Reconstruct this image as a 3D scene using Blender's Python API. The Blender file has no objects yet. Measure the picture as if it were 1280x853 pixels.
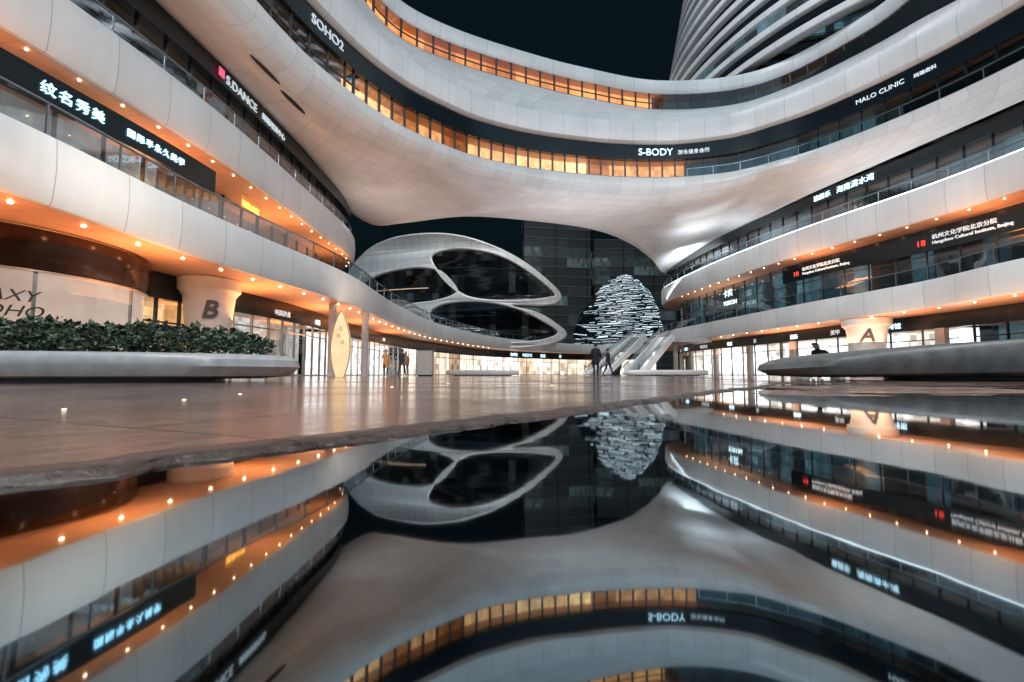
import bpy,bmesh,math,random
from mathutils import Vector,Matrix,noise
random.seed(4)
H=0.12; F=569.0; PIT=math.radians(4.2)
scene=bpy.context.scene
COL=scene.collection
# ---------- survey helper: sight line met with a level plane of known height ----------
def ray(px,py):
    u=(px-640)/F; v=(426.5-py)/F
    return Vector((u,math.cos(PIT)-v*math.sin(PIT),math.sin(PIT)+v*math.cos(PIT)))
def S(px,py,z):
    d=ray(px,py); t=(z-H)/d.z
    return Vector((d.x*t,d.y*t,z))
def SY(px,py,Y):
    d=ray(px,py); t=Y/d.y
    return Vector((d.x*t,Y,H+d.z*t))
def V(*a): return Vector(a)
# ---------- node helpers ----------
def newmat(name):
    m=bpy.data.materials.new(name); m.use_nodes=True
    nt=m.node_tree; b=nt.nodes.get('Principled BSDF')
    return m,nt,b
def N(nt,t,**k):
    n=nt.nodes.new(t)
    for a,v in k.items(): setattr(n,a,v)
    return n
def math_(nt,op,a,b=None):
    n=nt.nodes.new('ShaderNodeMath'); n.operation=op
    for i,x in enumerate((a,b)):
        if x is None: continue
        if isinstance(x,(int,float)): n.inputs[i].default_value=x
        else: nt.links.new(x,n.inputs[i])
    return n.outputs[0]
def plain(name,col,rough=.5,metal=0,emi=None,es=0,var=.12,scale=3,spec=.5):
    m,nt,b=newmat(name)
    tc=N(nt,'ShaderNodeTexCoord'); nz=N(nt,'ShaderNodeTexNoise'); nz.inputs['Scale'].default_value=scale; nz.inputs['Detail'].default_value=5
    nt.links.new(tc.outputs['Object'],nz.inputs['Vector'])
    r=N(nt,'ShaderNodeValToRGB'); r.color_ramp.elements[0].position=.3; r.color_ramp.elements[1].position=.7
    r.color_ramp.elements[0].color=tuple(c*(1-var) for c in col)+(1,); r.color_ramp.elements[1].color=tuple(min(1,c*(1+var)) for c in col)+(1,)
    nt.links.new(nz.outputs['Fac'],r.inputs['Fac']); nt.links.new(r.outputs['Color'],b.inputs['Base Color'])
    b.inputs['Roughness'].default_value=rough; b.inputs['Metallic'].default_value=metal
    b.inputs['Specular IOR Level'].default_value=spec
    if emi: b.inputs['Emission Color'].default_value=emi+(1,); b.inputs['Emission Strength'].default_value=es
    return m
def panel(name,col,w,h,rough=.35,seam=.45,th=.035):
    m,nt,b=newmat(name)
    uv=N(nt,'ShaderNodeUVMap'); sx=N(nt,'ShaderNodeSeparateXYZ'); nt.links.new(uv.outputs['UV'],sx.inputs[0])
    fu=math_(nt,'FRACT',math_(nt,'DIVIDE',sx.outputs[0],w)); fv=math_(nt,'FRACT',math_(nt,'DIVIDE',sx.outputs[1],h))
    s=math_(nt,'MAXIMUM',math_(nt,'LESS_THAN',fu,th/w),math_(nt,'LESS_THAN',fv,th/h))
    cu=math_(nt,'FLOOR',math_(nt,'DIVIDE',sx.outputs[0],w)); cv=math_(nt,'FLOOR',math_(nt,'DIVIDE',sx.outputs[1],h))
    cb=N(nt,'ShaderNodeCombineXYZ'); nt.links.new(cu,cb.inputs[0]); nt.links.new(cv,cb.inputs[1])
    wn=N(nt,'ShaderNodeTexWhiteNoise'); nt.links.new(cb.outputs[0],wn.inputs['Vector'])
    tc=N(nt,'ShaderNodeTexCoord'); nz=N(nt,'ShaderNodeTexNoise'); nz.inputs['Scale'].default_value=.35; nz.inputs['Detail'].default_value=6
    nt.links.new(tc.outputs['Object'],nz.inputs['Vector'])
    mp=N(nt,'ShaderNodeMapping'); mp.inputs['Scale'].default_value=(3.0,.15,1); nt.links.new(uv.outputs['UV'],mp.inputs['Vector'])
    ns=N(nt,'ShaderNodeTexNoise'); ns.inputs['Scale'].default_value=1.0; ns.inputs['Detail'].default_value=4; nt.links.new(mp.outputs[0],ns.inputs['Vector'])
    k=math_(nt,'ADD',math_(nt,'MULTIPLY',wn.outputs['Value'],.10),math_(nt,'ADD',math_(nt,'MULTIPLY',nz.outputs['Fac'],.30),math_(nt,'MULTIPLY',ns.outputs['Fac'],.14)))
    k=math_(nt,'ADD',k,.70)
    k=math_(nt,'MULTIPLY',k,math_(nt,'SUBTRACT',1.0,math_(nt,'MULTIPLY',s,seam)))
    mx=N(nt,'ShaderNodeVectorMath',operation='SCALE'); mx.inputs[0].default_value=col
    nt.links.new(k,mx.inputs['Scale']); nt.links.new(mx.outputs[0],b.inputs['Base Color'])
    rr=math_(nt,'ADD',math_(nt,'MULTIPLY',nz.outputs['Fac'],.25),rough-.1); nt.links.new(rr,b.inputs['Roughness'])
    return m
def interior(name,c1,c2,strength,cw=1.4,lo=.25,ch=50.,detail=1.0,pw=1.6,sample=True,fw=.37,fh=.45):
    m,nt,b=newmat(name)
    uv=N(nt,'ShaderNodeUVMap'); sx=N(nt,'ShaderNodeSeparateXYZ'); nt.links.new(uv.outputs['UV'],sx.inputs[0])
    cu=math_(nt,'FLOOR',math_(nt,'DIVIDE',sx.outputs[0],cw)); cv=math_(nt,'FLOOR',math_(nt,'DIVIDE',sx.outputs[1],ch))
    cb=N(nt,'ShaderNodeCombineXYZ'); nt.links.new(cu,cb.inputs[0]); nt.links.new(cv,cb.inputs[1])
    wn=N(nt,'ShaderNodeTexWhiteNoise'); nt.links.new(cb.outputs[0],wn.inputs['Vector'])
    cu2=math_(nt,'FLOOR',math_(nt,'DIVIDE',sx.outputs[0],fw)); cv2=math_(nt,'FLOOR',math_(nt,'DIVIDE',sx.outputs[1],fh))
    cb2=N(nt,'ShaderNodeCombineXYZ'); nt.links.new(cu2,cb2.inputs[0]); nt.links.new(cv2,cb2.inputs[1])
    wn2=N(nt,'ShaderNodeTexWhiteNoise'); nt.links.new(cb2.outputs[0],wn2.inputs['Vector'])
    nz=N(nt,'ShaderNodeTexNoise'); nz.inputs['Scale'].default_value=.5; nz.inputs['Detail'].default_value=4; nt.links.new(uv.outputs['UV'],nz.inputs['Vector'])
    p=math_(nt,'POWER',wn.outputs['Value'],pw)
    a=math_(nt,'ADD',math_(nt,'MULTIPLY',p,1-lo),lo)
    d=math_(nt,'ADD',math_(nt,'MULTIPLY',wn2.outputs['Value'],.55*detail),1-.4*detail)
    a=math_(nt,'MULTIPLY',math_(nt,'MULTIPLY',a,d),math_(nt,'ADD',math_(nt,'MULTIPLY',nz.outputs['Fac'],1.2),.4))
    r=N(nt,'ShaderNodeMix',data_type='RGBA'); r.inputs['A'].default_value=c1+(1,); r.inputs['B'].default_value=c2+(1,)
    nt.links.new(wn.outputs['Value'],r.inputs['Factor'])
    b.inputs['Base Color'].default_value=(.05,.05,.05,1); b.inputs['Roughness'].default_value=.6
    nt.links.new(r.outputs['Result'],b.inputs['Emission Color']); nt.links.new(math_(nt,'MULTIPLY',a,strength),b.inputs['Emission Strength'])
    if not sample: m.cycles.emission_sampling='NONE'
    return m
def glassmat(name,tint,refl=.25):
    m=bpy.data.materials.new(name); m.use_nodes=True; nt=m.node_tree; nt.nodes.clear()
    o=N(nt,'ShaderNodeOutputMaterial'); mx=N(nt,'ShaderNodeMixShader'); t=N(nt,'ShaderNodeBsdfTransparent'); g=N(nt,'ShaderNodeBsdfGlossy')
    t.inputs[0].default_value=tint+(1,); g.inputs['Roughness'].default_value=.03; g.inputs[0].default_value=(.9,.95,1,1)
    fr=N(nt,'ShaderNodeFresnel'); fr.inputs[0].default_value=1.5
    f=math_(nt,'ADD',math_(nt,'MULTIPLY',fr.outputs[0],.7),refl*.4)
    nt.links.new(f,mx.inputs[0]); nt.links.new(t.outputs[0],mx.inputs[1]); nt.links.new(g.outputs[0],mx.inputs[2]); nt.links.new(mx.outputs[0],o.inputs[0])
    return m
def emis(name,col,s,sample=False):
    m,nt,b=newmat(name); b.inputs['Base Color'].default_value=col+(1,); b.inputs['Emission Color'].default_value=col+(1,); b.inputs['Emission Strength'].default_value=s
    if not sample: m.cycles.emission_sampling='NONE'
    return m
WHITE=panel('white_panel',(.64,.67,.69),2.4,3.9,seam=.42,th=.035)
BELLY=panel('bridge_panel',(.62,.635,.645),1.6,.9,rough=.3,seam=.28,th=.035)
SOFF=panel('soffit_lamplit',(.74,.44,.29),1.5,1.2,rough=.42,seam=.25)  # orange base imitates warm lamplight on white-painted soffits
BLACK=plain('black_fascia',(.006,.012,.016),.22)
SOFW=panel('soffit_pale',(.62,.58,.55),1.5,1.2,rough=.45,seam=.3)
DARK=plain('dark_metal',(.020,.033,.04),.35,.6)
STEEL=plain('steel',(.33,.36,.38),.3,.9)
FRAME=plain('window_frame',(.08,.075,.075),.4,.4)
ORANGE=interior('room_orange',(1,.27,.05),(1,.60,.28),4.0,2.5,.14,detail=1.0,pw=1.3)
AMBER=interior('room_amber',(1,.26,.05),(1,.42,.12),2.6,3.2,.35,detail=.5)
BLUE=interior('room_blue',(.04,.13,.19),(.20,.44,.54),.55,1.6,.06,detail=.9,sample=False)
DIM=interior('room_dim',(.03,.06,.075),(.28,.30,.29),.28,1.7,.1,sample=False)
SHOPW=interior('shop_white',(1,.86,.74),(.93,.98,1),5.2,3.2,.32,detail=1.5,fw=.5,fh=.6)
SHOPF=interior('shop_far',(1,.70,.42),(1,.96,.90),3.2,4.2,.2,detail=1.5,fw=1.1,fh=.9,pw=1.1)
SHOPY=interior('shop_yellow',(1,.50,.18),(1,.74,.40),3.8,1.6,.18)
SHOPG=interior('shop_pale',(.75,.62,.52),(.90,.92,.92),1.6,3.0,.25,detail=1.2)
SHOPD=interior('shop_dim',(.5,.40,.32),(.8,.78,.74),.8,3.0,.1,sample=False)
OFFI=interior('office_floors',(.015,.04,.055),(.42,.60,.62),.14,9.0,.04,ch=3.3,pw=5,detail=1.6,sample=False,fw=.9,fh=1.65)
GLASS=glassmat('clear_glass',(.80,.86,.88)); RAILG=glassmat('railing_glass',(.70,.80,.83),.45)
LAMP=emis('lamp_warm',(1,.62,.36),18); LED=emis('led_white',(.85,.95,1),3.0); SIGNW=emis('sign_white',(.62,.88,1),1.5); SIGND=emis('sign_soft',(.62,.72,.78),.6); SIGNB=emis('sign_bluish',(.40,.78,1),2.4)
RED=emis('sign_red',(.9,.06,.04),1.0); YEL=emis('sign_yellow',(1,.50,.10),1.8); PINK=emis('sign_pink',(.8,.12,.22),.8)
# ---------- object helpers ----------
def link(o,parent=None):
    COL.objects.link(o)
    if parent: o.parent=parent
    return o
def tag(o,label,cat,group=None,kind=None):
    o['label']=label; o['category']=cat
    if group: o['group']=group
    if kind: o['kind']=kind
def thing(name,label,cat,loc=(0,0,0),group=None,kind=None):
    o=bpy.data.objects.new(name,None); o.location=loc; o.empty_display_size=.3; COL.objects.link(o)
    tag(o,label,cat,group,kind); return o
def root_loc(p):
    l=Vector(p.location)
    return l if p.type=='EMPTY' else (l if not p.parent else Vector((0,0,0)))
def rootof(p):
    while p.parent: p=p.parent
    return p
def mesh(name,vs,fs,mat,parent=None,smooth=False,uvs=None):
    me=bpy.data.meshes.new(name); me.from_pydata([tuple(v) for v in vs],[],fs)
    mats=mat if isinstance(mat,list) else [mat]
    for m in mats: me.materials.append(m)
    if uvs:
        l=me.uv_layers.new(name='UVMap')
        for lp in me.loops: l.data[lp.index].uv=uvs[lp.vertex_index]
    if smooth: me.polygons.foreach_set('use_smooth',[True]*len(me.polygons))
    me.update()
    if smooth: me.set_sharp_from_angle(angle=math.radians(38))
    o=bpy.data.objects.new(name,me); link(o,parent)
    if parent: o.matrix_parent_inverse=Matrix.Translation(-Vector(root_loc(parent)))
    return o
def cr(P,n):
    out=[]
    for i in range(len(P)-1):
        p0=P[max(i-1,0)];p1=P[i];p2=P[i+1];p3=P[min(i+2,len(P)-1)]
        for k in range(n):
            t=k/n
            out.append(.5*((2*p1)+(-p0+p2)*t+(2*p0-5*p1+4*p2-p3)*t*t+(-p0+3*p1-3*p2+p3)*t**3))
    out.append(P[-1].copy()); return out
def resamp(P,n):
    L=[0]
    for i in range(1,len(P)): L.append(L[-1]+(P[i]-P[i-1]).length)
    out=[];j=0
    for k in range(n):
        s=L[-1]*k/(n-1)
        while j<len(L)-2 and L[j+1]<s: j+=1
        d=L[j+1]-L[j]; out.append(P[j].lerp(P[j+1],0 if d==0 else min(1,(s-L[j])/d)))
    return out
def poly(P,step=.8):
    P=[Vector((p.x,p.y,0)) for p in P]
    c=cr(P,10); L=sum((c[i]-c[i-1]).length for i in range(1,len(c)))
    return resamp(c,max(4,int(L/step)))
def nrm(P,i):
    a=P[max(i-1,0)];b=P[min(i+1,len(P)-1)]; t=(b-a); t.z=0; t.normalize(); return Vector((-t.y,t.x,0))
def off(P,d,z=None):
    out=[]
    for i,p in enumerate(P):
        q=p+nrm(P,i)*d
        if z is not None: q.z=z
        out.append(q)
    return out
def grid(name,rows,mat,parent,smooth=True):
    n=len(rows[0]); vs=[];uv=[];U=[0]
    for i in range(1,n): U.append(U[-1]+(rows[0][i]-rows[0][i-1]).length)
    Vc=[0]*n
    for r,row in enumerate(rows):
        for i in range(n):
            if r: Vc[i]+=(row[i]-rows[r-1][i]).length
            vs.append(row[i]); uv.append((U[i],Vc[i]))
    fs=[(r*n+i,r*n+i+1,(r+1)*n+i+1,(r+1)*n+i) for r in range(len(rows)-1) for i in range(n-1)]
    return mesh(name,vs,fs,mat,parent,smooth,uv)
def sweep(name,P,o0,o1,z0,z1,mat,parent):
    r=[off(P,o0,z0),off(P,o0,z1),off(P,o1,z1),off(P,o1,z0),off(P,o0,z0)]
    return grid(name,r,mat,parent,False)
def band(parent,P,zb,zt,bulge=.12,sd=3.,ld=1.2,mat=WHITE,sof=SOFF,name='fascia_band'):
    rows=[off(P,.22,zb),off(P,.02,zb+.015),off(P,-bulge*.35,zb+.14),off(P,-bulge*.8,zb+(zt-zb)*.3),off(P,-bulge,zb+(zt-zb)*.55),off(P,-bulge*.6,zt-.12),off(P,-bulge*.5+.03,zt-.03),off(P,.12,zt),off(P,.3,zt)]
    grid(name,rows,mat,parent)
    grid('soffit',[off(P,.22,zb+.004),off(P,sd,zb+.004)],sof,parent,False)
    grid('ledge',[off(P,.3,zt-.004),off(P,sd+.5,zt-.004)],DARK,parent,False)
def boxes(name,items,mat,parent):
    vs=[];fs=[]
    for (c,t,w,d,z0,z1) in items:
        nn=Vector((-t.y,t.x,0)); b=len(vs)
        for z in (z0,z1):
            for sx,sy in ((-1,-1),(1,-1),(1,1),(-1,1)):
                q=c+t*(sx*w/2)+nn*(sy*d/2); vs.append((q.x,q.y,z))
        fs+=[(b,b+1,b+2,b+3),(b+4,b+7,b+6,b+5),(b,b+4,b+5,b+1),(b+1,b+5,b+6,b+2),(b+2,b+6,b+7,b+3),(b+3,b+7,b+4,b)]
    return mesh(name,vs,fs,mat,parent)
CNT={}
def pieces(name,items,mat,parent,cap=96):
    """each bar its own part (nearest first); beyond the cap the rest become one 'stuff' part"""
    items=[i for i in items if i[0].y>5]
    items.sort(key=lambda i:i[0].length)
    key=(rootof(parent).name,name); c=CNT.get(key,0); k=max(0,min(len(items),cap-c)); cache={}
    for (p,t,w,d,z0,z1) in items[:k]:
        kk=(w,d,z0,z1)
        if kk not in cache:
            ob=boxes(name,[(Vector((0,0,0)),Vector((1,0,0)),w,d,z0,z1)],mat,None); cache[kk]=ob.data; bpy.data.objects.remove(ob)
        o=bpy.data.objects.new(name,cache[kk]); o.location=(p.x,p.y,0); o.rotation_euler=(0,0,math.atan2(t.y,t.x)); link(o,parent)
        o.matrix_parent_inverse=Matrix.Translation(-Vector(root_loc(parent)))
    CNT[key]=c+k
    if items[k:]:
        o=boxes(name,items[k:],mat,parent); o['kind']='stuff'
def along(P,step,start=0.):
    out=[];acc=-start
    for i in range(1,len(P)):
        seg=P[i]-P[i-1];l=seg.length
        while acc+l>=0 and l>0:
            k=(-acc)/l
            if k>1: break
            out.append((P[i-1]+seg*k,seg.normalized())); acc-=step
        acc+=l
    return out
def ribbon(parent,P,o,z0,z1,mat,step=1.5,fm=None,depth=1.4,name='ribbon_window',mid=None,fw=.09,glass=True):
    fm=fm or FRAME
    if len(P)<3: return None
    w=grid(name,[off(P,o,z0),off(P,o,z1)],GLASS if glass else mat,parent,False)
    if glass:
        grid('lit_interior',[off(P,o+depth,z0),off(P,o+depth,z1)],mat,w,False)
        grid('room_floor',[off(P,o+.05,z0+.02),off(P,o+depth,z0+.02)],DARK,w,False)
        grid('room_ceiling',[off(P,o+.05,z1-.02),off(P,o+depth,z1-.02)],SOFF,w,False)
    Q=off(P,o,0)
    pieces('mullion',[(c,t,fw,.16,z0+.003,z1-.003) for c,t in along(Q,step)],fm,w)
    sweep('window_rail',P,o-.06,o+.06,z0,z0+.12,fm,w)
    if mid: sweep('window_rail',P,o-.05,o+.05,mid,mid+.08,fm,w)
    return w
def railing(parent,P,z,o=.3,h=1.05):
    r=grid('glass_railing',[off(P,o,z),off(P,o,z+h)],RAILG,parent,False)
    sweep('handrail',P,o-.035,o+.035,z+h,z+h+.06,STEEL,r)
    pieces('railing_post',[(c,t,.05,.06,z,z+h-.002) for c,t in along(off(P,o,0),2.4)],STEEL,r)
DL=None
def downlights(parent,P,o,z,step,r=.085):
    global DL
    if DL is None:
        bm=bmesh.new(); bmesh.ops.create_uvsphere(bm,u_segments=12,v_segments=6,radius=1)
        me=bpy.data.meshes.new('downlight'); bm.to_mesh(me); bm.free(); me.materials.append(LAMP); DL=me
    for c,t in along(off(P,o,0),step):
        d=bpy.data.objects.new('downlight',DL); d.location=(c.x,c.y,z-.02); d.scale=(r,r,r*.6); link(d,parent)
        d.matrix_parent_inverse=Matrix.Translation(-Vector(root_loc(parent)))
def area(name,loc,target,sx,sy,col,e):
    l=bpy.data.lights.new(name,'AREA'); l.shape='RECTANGLE'; l.size=sx; l.size_y=sy; l.color=col; l.energy=e
    o=bpy.data.objects.new(name,l); o.location=loc; COL.objects.link(o)
    d=Vector(target)-Vector(loc); o.rotation_euler=d.to_track_quat('-Z','Y').to_euler(); return o
def textmesh(s,size,ext=.03,align='LEFT',spacing=1.0,shear=0,bold=0,hollow=False):
    c=bpy.data.curves.new('lettering','FONT'); c.body=s; c.size=size; c.extrude=ext; c.align_x=align; c.space_character=spacing; c.shear=shear; c.resolution_u=4; c.offset=bold
    if hollow: c.fill_mode='NONE'; c.extrude=0; c.bevel_depth=.02; c.bevel_resolution=1
    o=bpy.data.objects.new('tmp',c); COL.objects.link(o)
    dg=bpy.context.evaluated_depsgraph_get(); me=bpy.data.meshes.new_from_object(o.evaluated_get(dg)); bpy.data.objects.remove(o); return me
def text(parent,s,pos,t,size,mat,name='lettering',ext=.03,align='LEFT',spacing=1.0,up=Vector((0,0,1)),shear=0,bold=0):
    me=textmesh(s,size,ext,align,spacing,shear,bold)
    t=t.normalized(); n=t.cross(up).normalized()
    M=Matrix((t,up,n)).transposed().to_4x4(); M.translation=Vector(pos)
    me.transform(M); me.materials.clear(); me.materials.append(mat)
    ob=bpy.data.objects.new(name,me); link(ob,parent)
    if parent: ob.matrix_parent_inverse=Matrix.Translation(-Vector(root_loc(parent)))
    return ob
def near(P,x,y):
    i=min(range(len(P)),key=lambda k:(P[k].x-x)**2+(P[k].y-y)**2)
    a=P[max(i-1,0)];b=P[min(i+1,len(P)-1)]; t=(b-a);t.z=0;t.normalize(); return i,P[i].copy(),t
def ctext(parent,P,i0,adv,o,z,s,size,mat,ext=.03,spacing=1.0,xs=1.,shear=0,bold=0,hollow=False):
    """letters follow the curve P, starting adv metres after point i0, o metres behind the edge"""
    me=textmesh(s,size,ext,'LEFT',spacing,shear,bold,hollow); Q=off(P,o,0)
    L=[0]
    for k in range(1,len(Q)): L.append(L[-1]+(Q[k]-Q[k-1]).length)
    for v in me.vertices:
        s_=L[i0]+adv+v.co.x*xs; j=0
        while j<len(L)-2 and L[j+1]<s_: j+=1
        d=L[j+1]-L[j]; f=(s_-L[j])/d; p=Q[j].lerp(Q[j+1],f); n=nrm(Q,j).lerp(nrm(Q,j+1),f)
        v.co=Vector((p.x,p.y,z+v.co.y))-n*v.co.z
    me.materials.clear(); me.materials.append(mat); ob=bpy.data.objects.new('lettering',me); link(ob,parent)
    ob.matrix_parent_inverse=Matrix.Translation(-Vector(root_loc(parent))); return ob
def sub(P,f): return [p.copy() for p in P if f(p)]
def lathe(name,prof,mat,parent,cx,cy,n=40,sx=1,sy=1):
    vs=[];fs=[]
    for r,z in prof:
        for k in range(n):
            a=2*math.pi*k/n; vs.append((cx+r*sx*math.cos(a),cy+r*sy*math.sin(a),z))
    for j in range(len(prof)-1):
        for k in range(n): fs.append((j*n+k,j*n+(k+1)%n,(j+1)*n+(k+1)%n,(j+1)*n+k))
    fs.append(tuple(range(n))[::-1]); fs.append(tuple((len(prof)-1)*n+k for k in range(n)))
    return mesh(name,vs,fs,mat,parent,True)
def tube(Pts,r,n=5):
    vs=[];fs=[]
    for i,p in enumerate(Pts):
        a=Pts[max(0,i-1)];b=Pts[min(len(Pts)-1,i+1)]; t=(b-a).normalized(); s=t.cross(Vector((0,0,1))); 
        if s.length<1e-4: s=Vector((1,0,0))
        s.normalize(); u=s.cross(t)
        for k in range(n):
            an=2*math.pi*k/n; vs.append(p+s*math.cos(an)*r+u*math.sin(an)*r)
    for i in range(len(Pts)-1):
        for k in range(n): fs.append((i*n+k,i*n+(k+1)%n,(i+1)*n+(k+1)%n,(i+1)*n+k))
    return vs,fs

# =============== PLAN CURVES ===============
L1=poly([V(-17,-6,0),V(-15,3,0),S(0,140,7.05),S(225,250,7.05),S(330,297,7.05),S(440,345,7.05),S(500,383,7.05),S(560,408,7.05),S(640,424,7.05),S(740,431,7.05),V(31,101,0)],.9)
R1=poly([V(33,96,0),V(27.5,86,0),S(830,415,7.05),S(900,400,7.05),S(1000,380,7.05),S(1150,352,7.05),S(1280,322,7.05),V(32,15,0),V(37,-4,0)],.9)
L2=poly([V(-20,-6,0),V(-18,5,0),V(-16.7,14.2,0),V(-15.6,23,0),V(-15.5,35,0),V(-15.7,43,0),V(-17.2,47.6,0),V(-22,50.5,0),V(-32,52,0)],.7)
R2=poly([V(40,84,0),V(30,81,0),V(25.4,76,0),V(24.3,69,0),V(25.3,55,0),V(27.6,43,0),V(30.4,33.5,0),V(31.6,27,0),V(33,15,0),V(38,-4,0)],.7)
TT=[V(-15,-8,0),V(-14.8,6,0),S(320,0,19.6),S(430,108,19.6),S(500,156,19.6),S(560,183,19.6),S(600,197,19.6),S(650,208,19.6),S(700,215,19.6),S(770,221,19.6),S(840,222,19.6),S(900,217,19.6),S(930,212,19.6),S(965,203,19.6),S(1025,185,19.6),S(1130,144,19.6),S(1280,74,19.6),V(34,14,0),V(38,-4,0)]
BB=[V(-17,-8,17),V(-16.4,6,17),V(-15.9,19.4,17),V(-15.4,32.8,17),V(-15.9,40.5,17),V(-16.3,45.4,16.7),V(-15.0,48.4,16.3),V(-11.5,46.9,16),S(580,271,16),S(660,276,16),S(740,287,16),S(790,305,16),S(818,325,16.2),V(26.2,74.5,16.8),V(26.3,58,17),V(27.4,44.5,17),V(31.2,28.5,17),V(34.2,15,17),V(38.5,-4,17)]
TT=[Vector((p.x,p.y,19.6)) for p in TT]
Td=cr(TT,10); Bd=cr(BB,10)
Tz=[Vector((p.x,p.y,0)) for p in Td]
P5=poly([V(-14,-6,0),V(-13.6,15,0),V(-13,26,0),V(-11.6,33,0),S(498,45,29.2),S(560,75,29.2),S(640,100,29.2),S(730,122,29.2),S(830,137,29.2),S(950,125,29.2),S(1080,65,29.2),S(1170,0,29.2),V(35,22,0),V(39,-4,0)],.9)

# =============== BRIDGE BUILDING ===============
bridge=thing('bridge_building','smooth white curved building with amber ribbon windows bridging the plaza','building',(4,46,0))
rows=[]
NR=18
for r in range(NR+1):
    t=r/NR; row=[]
    for T,B in zip(Td,Bd):
        hd=Vector((T.x-B.x,T.y-B.y,0)); dz=T.z-B.z
        p1=T+Vector((0,0,-dz*.75))+hd*.10; p2=B+hd*.55
        q=(1-t)**3*T+3*(1-t)**2*t*p1+3*(1-t)*t*t*p2+t**3*B
        row.append(q)
    rows.append(row)
shell_pts=[q for r_ in rows for q in r_]
nb=off([Vector((b.x,b.y,0)) for b in Bd],.5)
rows.append([Vector((a.x,a.y,b.z+.25)) for a,b in zip(nb,Bd)])
nb=off([Vector((b.x,b.y,0)) for b in Bd],1.0)
rows.append([Vector((a.x,a.y,b.z+2.5)) for a,b in zip(nb,Bd)])
grid('underside_shell',rows,BELLY,bridge)
grid('rear_wall',[[Vector((a.x,a.y,b.z+2.5)) for a,b in zip(nb,Bd)],[Vector((a.x,a.y,29)) for a in nb]],DARK,bridge,False)
WT=21.45
oz=sub(Tz,lambda p: p.x<17.5 and p.y>30.5)
lf=sub(Tz,lambda p: p.x<0 and p.y<=31.2)
iR=next(i for i,p in enumerate(Tz) if p.x>=17.2); rt=Tz[iR:]
grid('window_sill',[off(Tz,0,19.6),off(Tz,.10,19.68),off(Tz,.45,19.68)],WHITE,bridge,False)
ribbon(bridge,oz,.35,19.68,WT,ORANGE,1.25,fw=.16,depth=1.2)
ribbon(bridge,lf,.35,19.68,WT,DIM,1.6,mid=20.4)
ribbon(bridge,rt,.35,19.68,WT,BLUE,1.6,fm=DARK,mid=20.6)
railing(bridge,rt,19.65,.2,.8)
sweep('black_fascia',Tz,.05,2.4,WT,23.0,BLACK,bridge)
rows=[off(Tz,.3,23.0),off(Tz,-.1,23.02),off(Tz,-.40,23.2),off(Tz,-.52,23.9),off(Tz,-.5,24.7),off(Tz,-.35,25.15),off(Tz,.2,25.25),off(Tz,.7,25.25)]
grid('fascia_band',rows,WHITE,bridge)
nA=260
A=resamp(off(Tz,.7),nA); Bq=resamp(P5,nA)
rows=[]
for k in range(9):
    t=k/8; rows.append([Vector((a.x*(1-t**1.5)+b.x*t**1.5,a.y*(1-t**1.5)+b.y*t**1.5,25.25+(29.2-25.25)*(t**.8))) for a,b in zip(A,Bq)])
grid('sloping_parapet',rows,BELLY,bridge)
o5=sub(P5,lambda p: p.x<16.5 and p.y>34); l5=sub(P5,lambda p: p.x<0 and p.y<=34.6); iR=next(i for i,p in enumerate(P5) if p.x>=16); r5=P5[iR:]
ribbon(bridge,o5,.15,29.2,31.0,AMBER,1.6,fw=.16,depth=.9,mid=29.9)
ribbon(bridge,l5,.15,29.2,31.0,DIM,1.6)
ribbon(bridge,r5,.15,29.2,31.0,DIM,1.6)
band(bridge,P5,31.0,32.5,.25,2.8,4.0,sof=SOFF)
VENT=plain('vent_black',(.01,.01,.012),.6)
for (px,py) in ((331,86),(367,132)):
    d=ray(px,py).normalized(); j=max(range(len(shell_pts)),key=lambda k:(shell_pts[k]-Vector((0,0,H))).normalized().dot(d)); p=shell_pts[j]
    tdir=(shell_pts[j+3]-shell_pts[j-3]).normalized(); w_=len(Td); up_=(shell_pts[j-w_]-shell_pts[j+w_]).normalized(); nn=tdir.cross(up_).normalized()
    if nn.dot(p)>0: nn=-nn
    n=28; vs=[p+tdir*(1.25*math.cos(a))+up_*(.11*math.sin(a))+nn*.07 for a in [2*math.pi*k/n for k in range(n)]]+[p+tdir*(1.32*math.cos(a))+up_*(.15*math.sin(a))-nn*.08 for a in [2*math.pi*k/n for k in range(n)]]
    mesh('shell_vent',vs,[tuple(range(n))]+[(k,(k+1)%n,n+(k+1)%n,n+k) for k in range(n)],VENT,bridge)

# =============== LEFT BUILDING ===============
left=thing('curved_building','white curved shopping building with orange lit soffits and glass railings','building',(-18,20,0))
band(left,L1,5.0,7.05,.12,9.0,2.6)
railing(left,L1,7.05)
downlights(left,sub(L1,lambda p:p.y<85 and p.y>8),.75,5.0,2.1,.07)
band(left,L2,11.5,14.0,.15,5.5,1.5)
railing(left,L2,14.0,.25,.9)
downlights(left,sub(L2,lambda p:p.y>10 and p.x>-17.5),.45,11.5,1.7,.05)
W2=sub(L2,lambda p:p.x>-26)
ribbon(left,W2,2.9,7.05,11.5,SHOPD,2.0,mid=9.6,depth=1.2)
ribbon(left,W2,.9,14.0,16.0,DIM,1.5,depth=1.2,mid=14.9)
sweep('black_fascia',sub(L2,lambda p:p.y<46.5 and p.x>-21),.35,1.6,16.0,17.02,BLACK,left)
G=off(L1,4.2)
g1=sub(G,lambda p:p.y>17.5 and p.y<26.5 and p.x<0); g2=sub(G,lambda p:26<=p.y<38 and p.x<0); g3=sub(G,lambda p:(p.y>=37.5 and p.y<60 and p.x<0))
i3=next(i for i,p in enumerate(G) if p.y>=59.5); g4=G[i3:]
g0=sub(G,lambda p:p.y<=9)
ribbon(left,g1,0,0,3.9,SHOPY,1.3,depth=2.0,mid=2.6)
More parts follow.
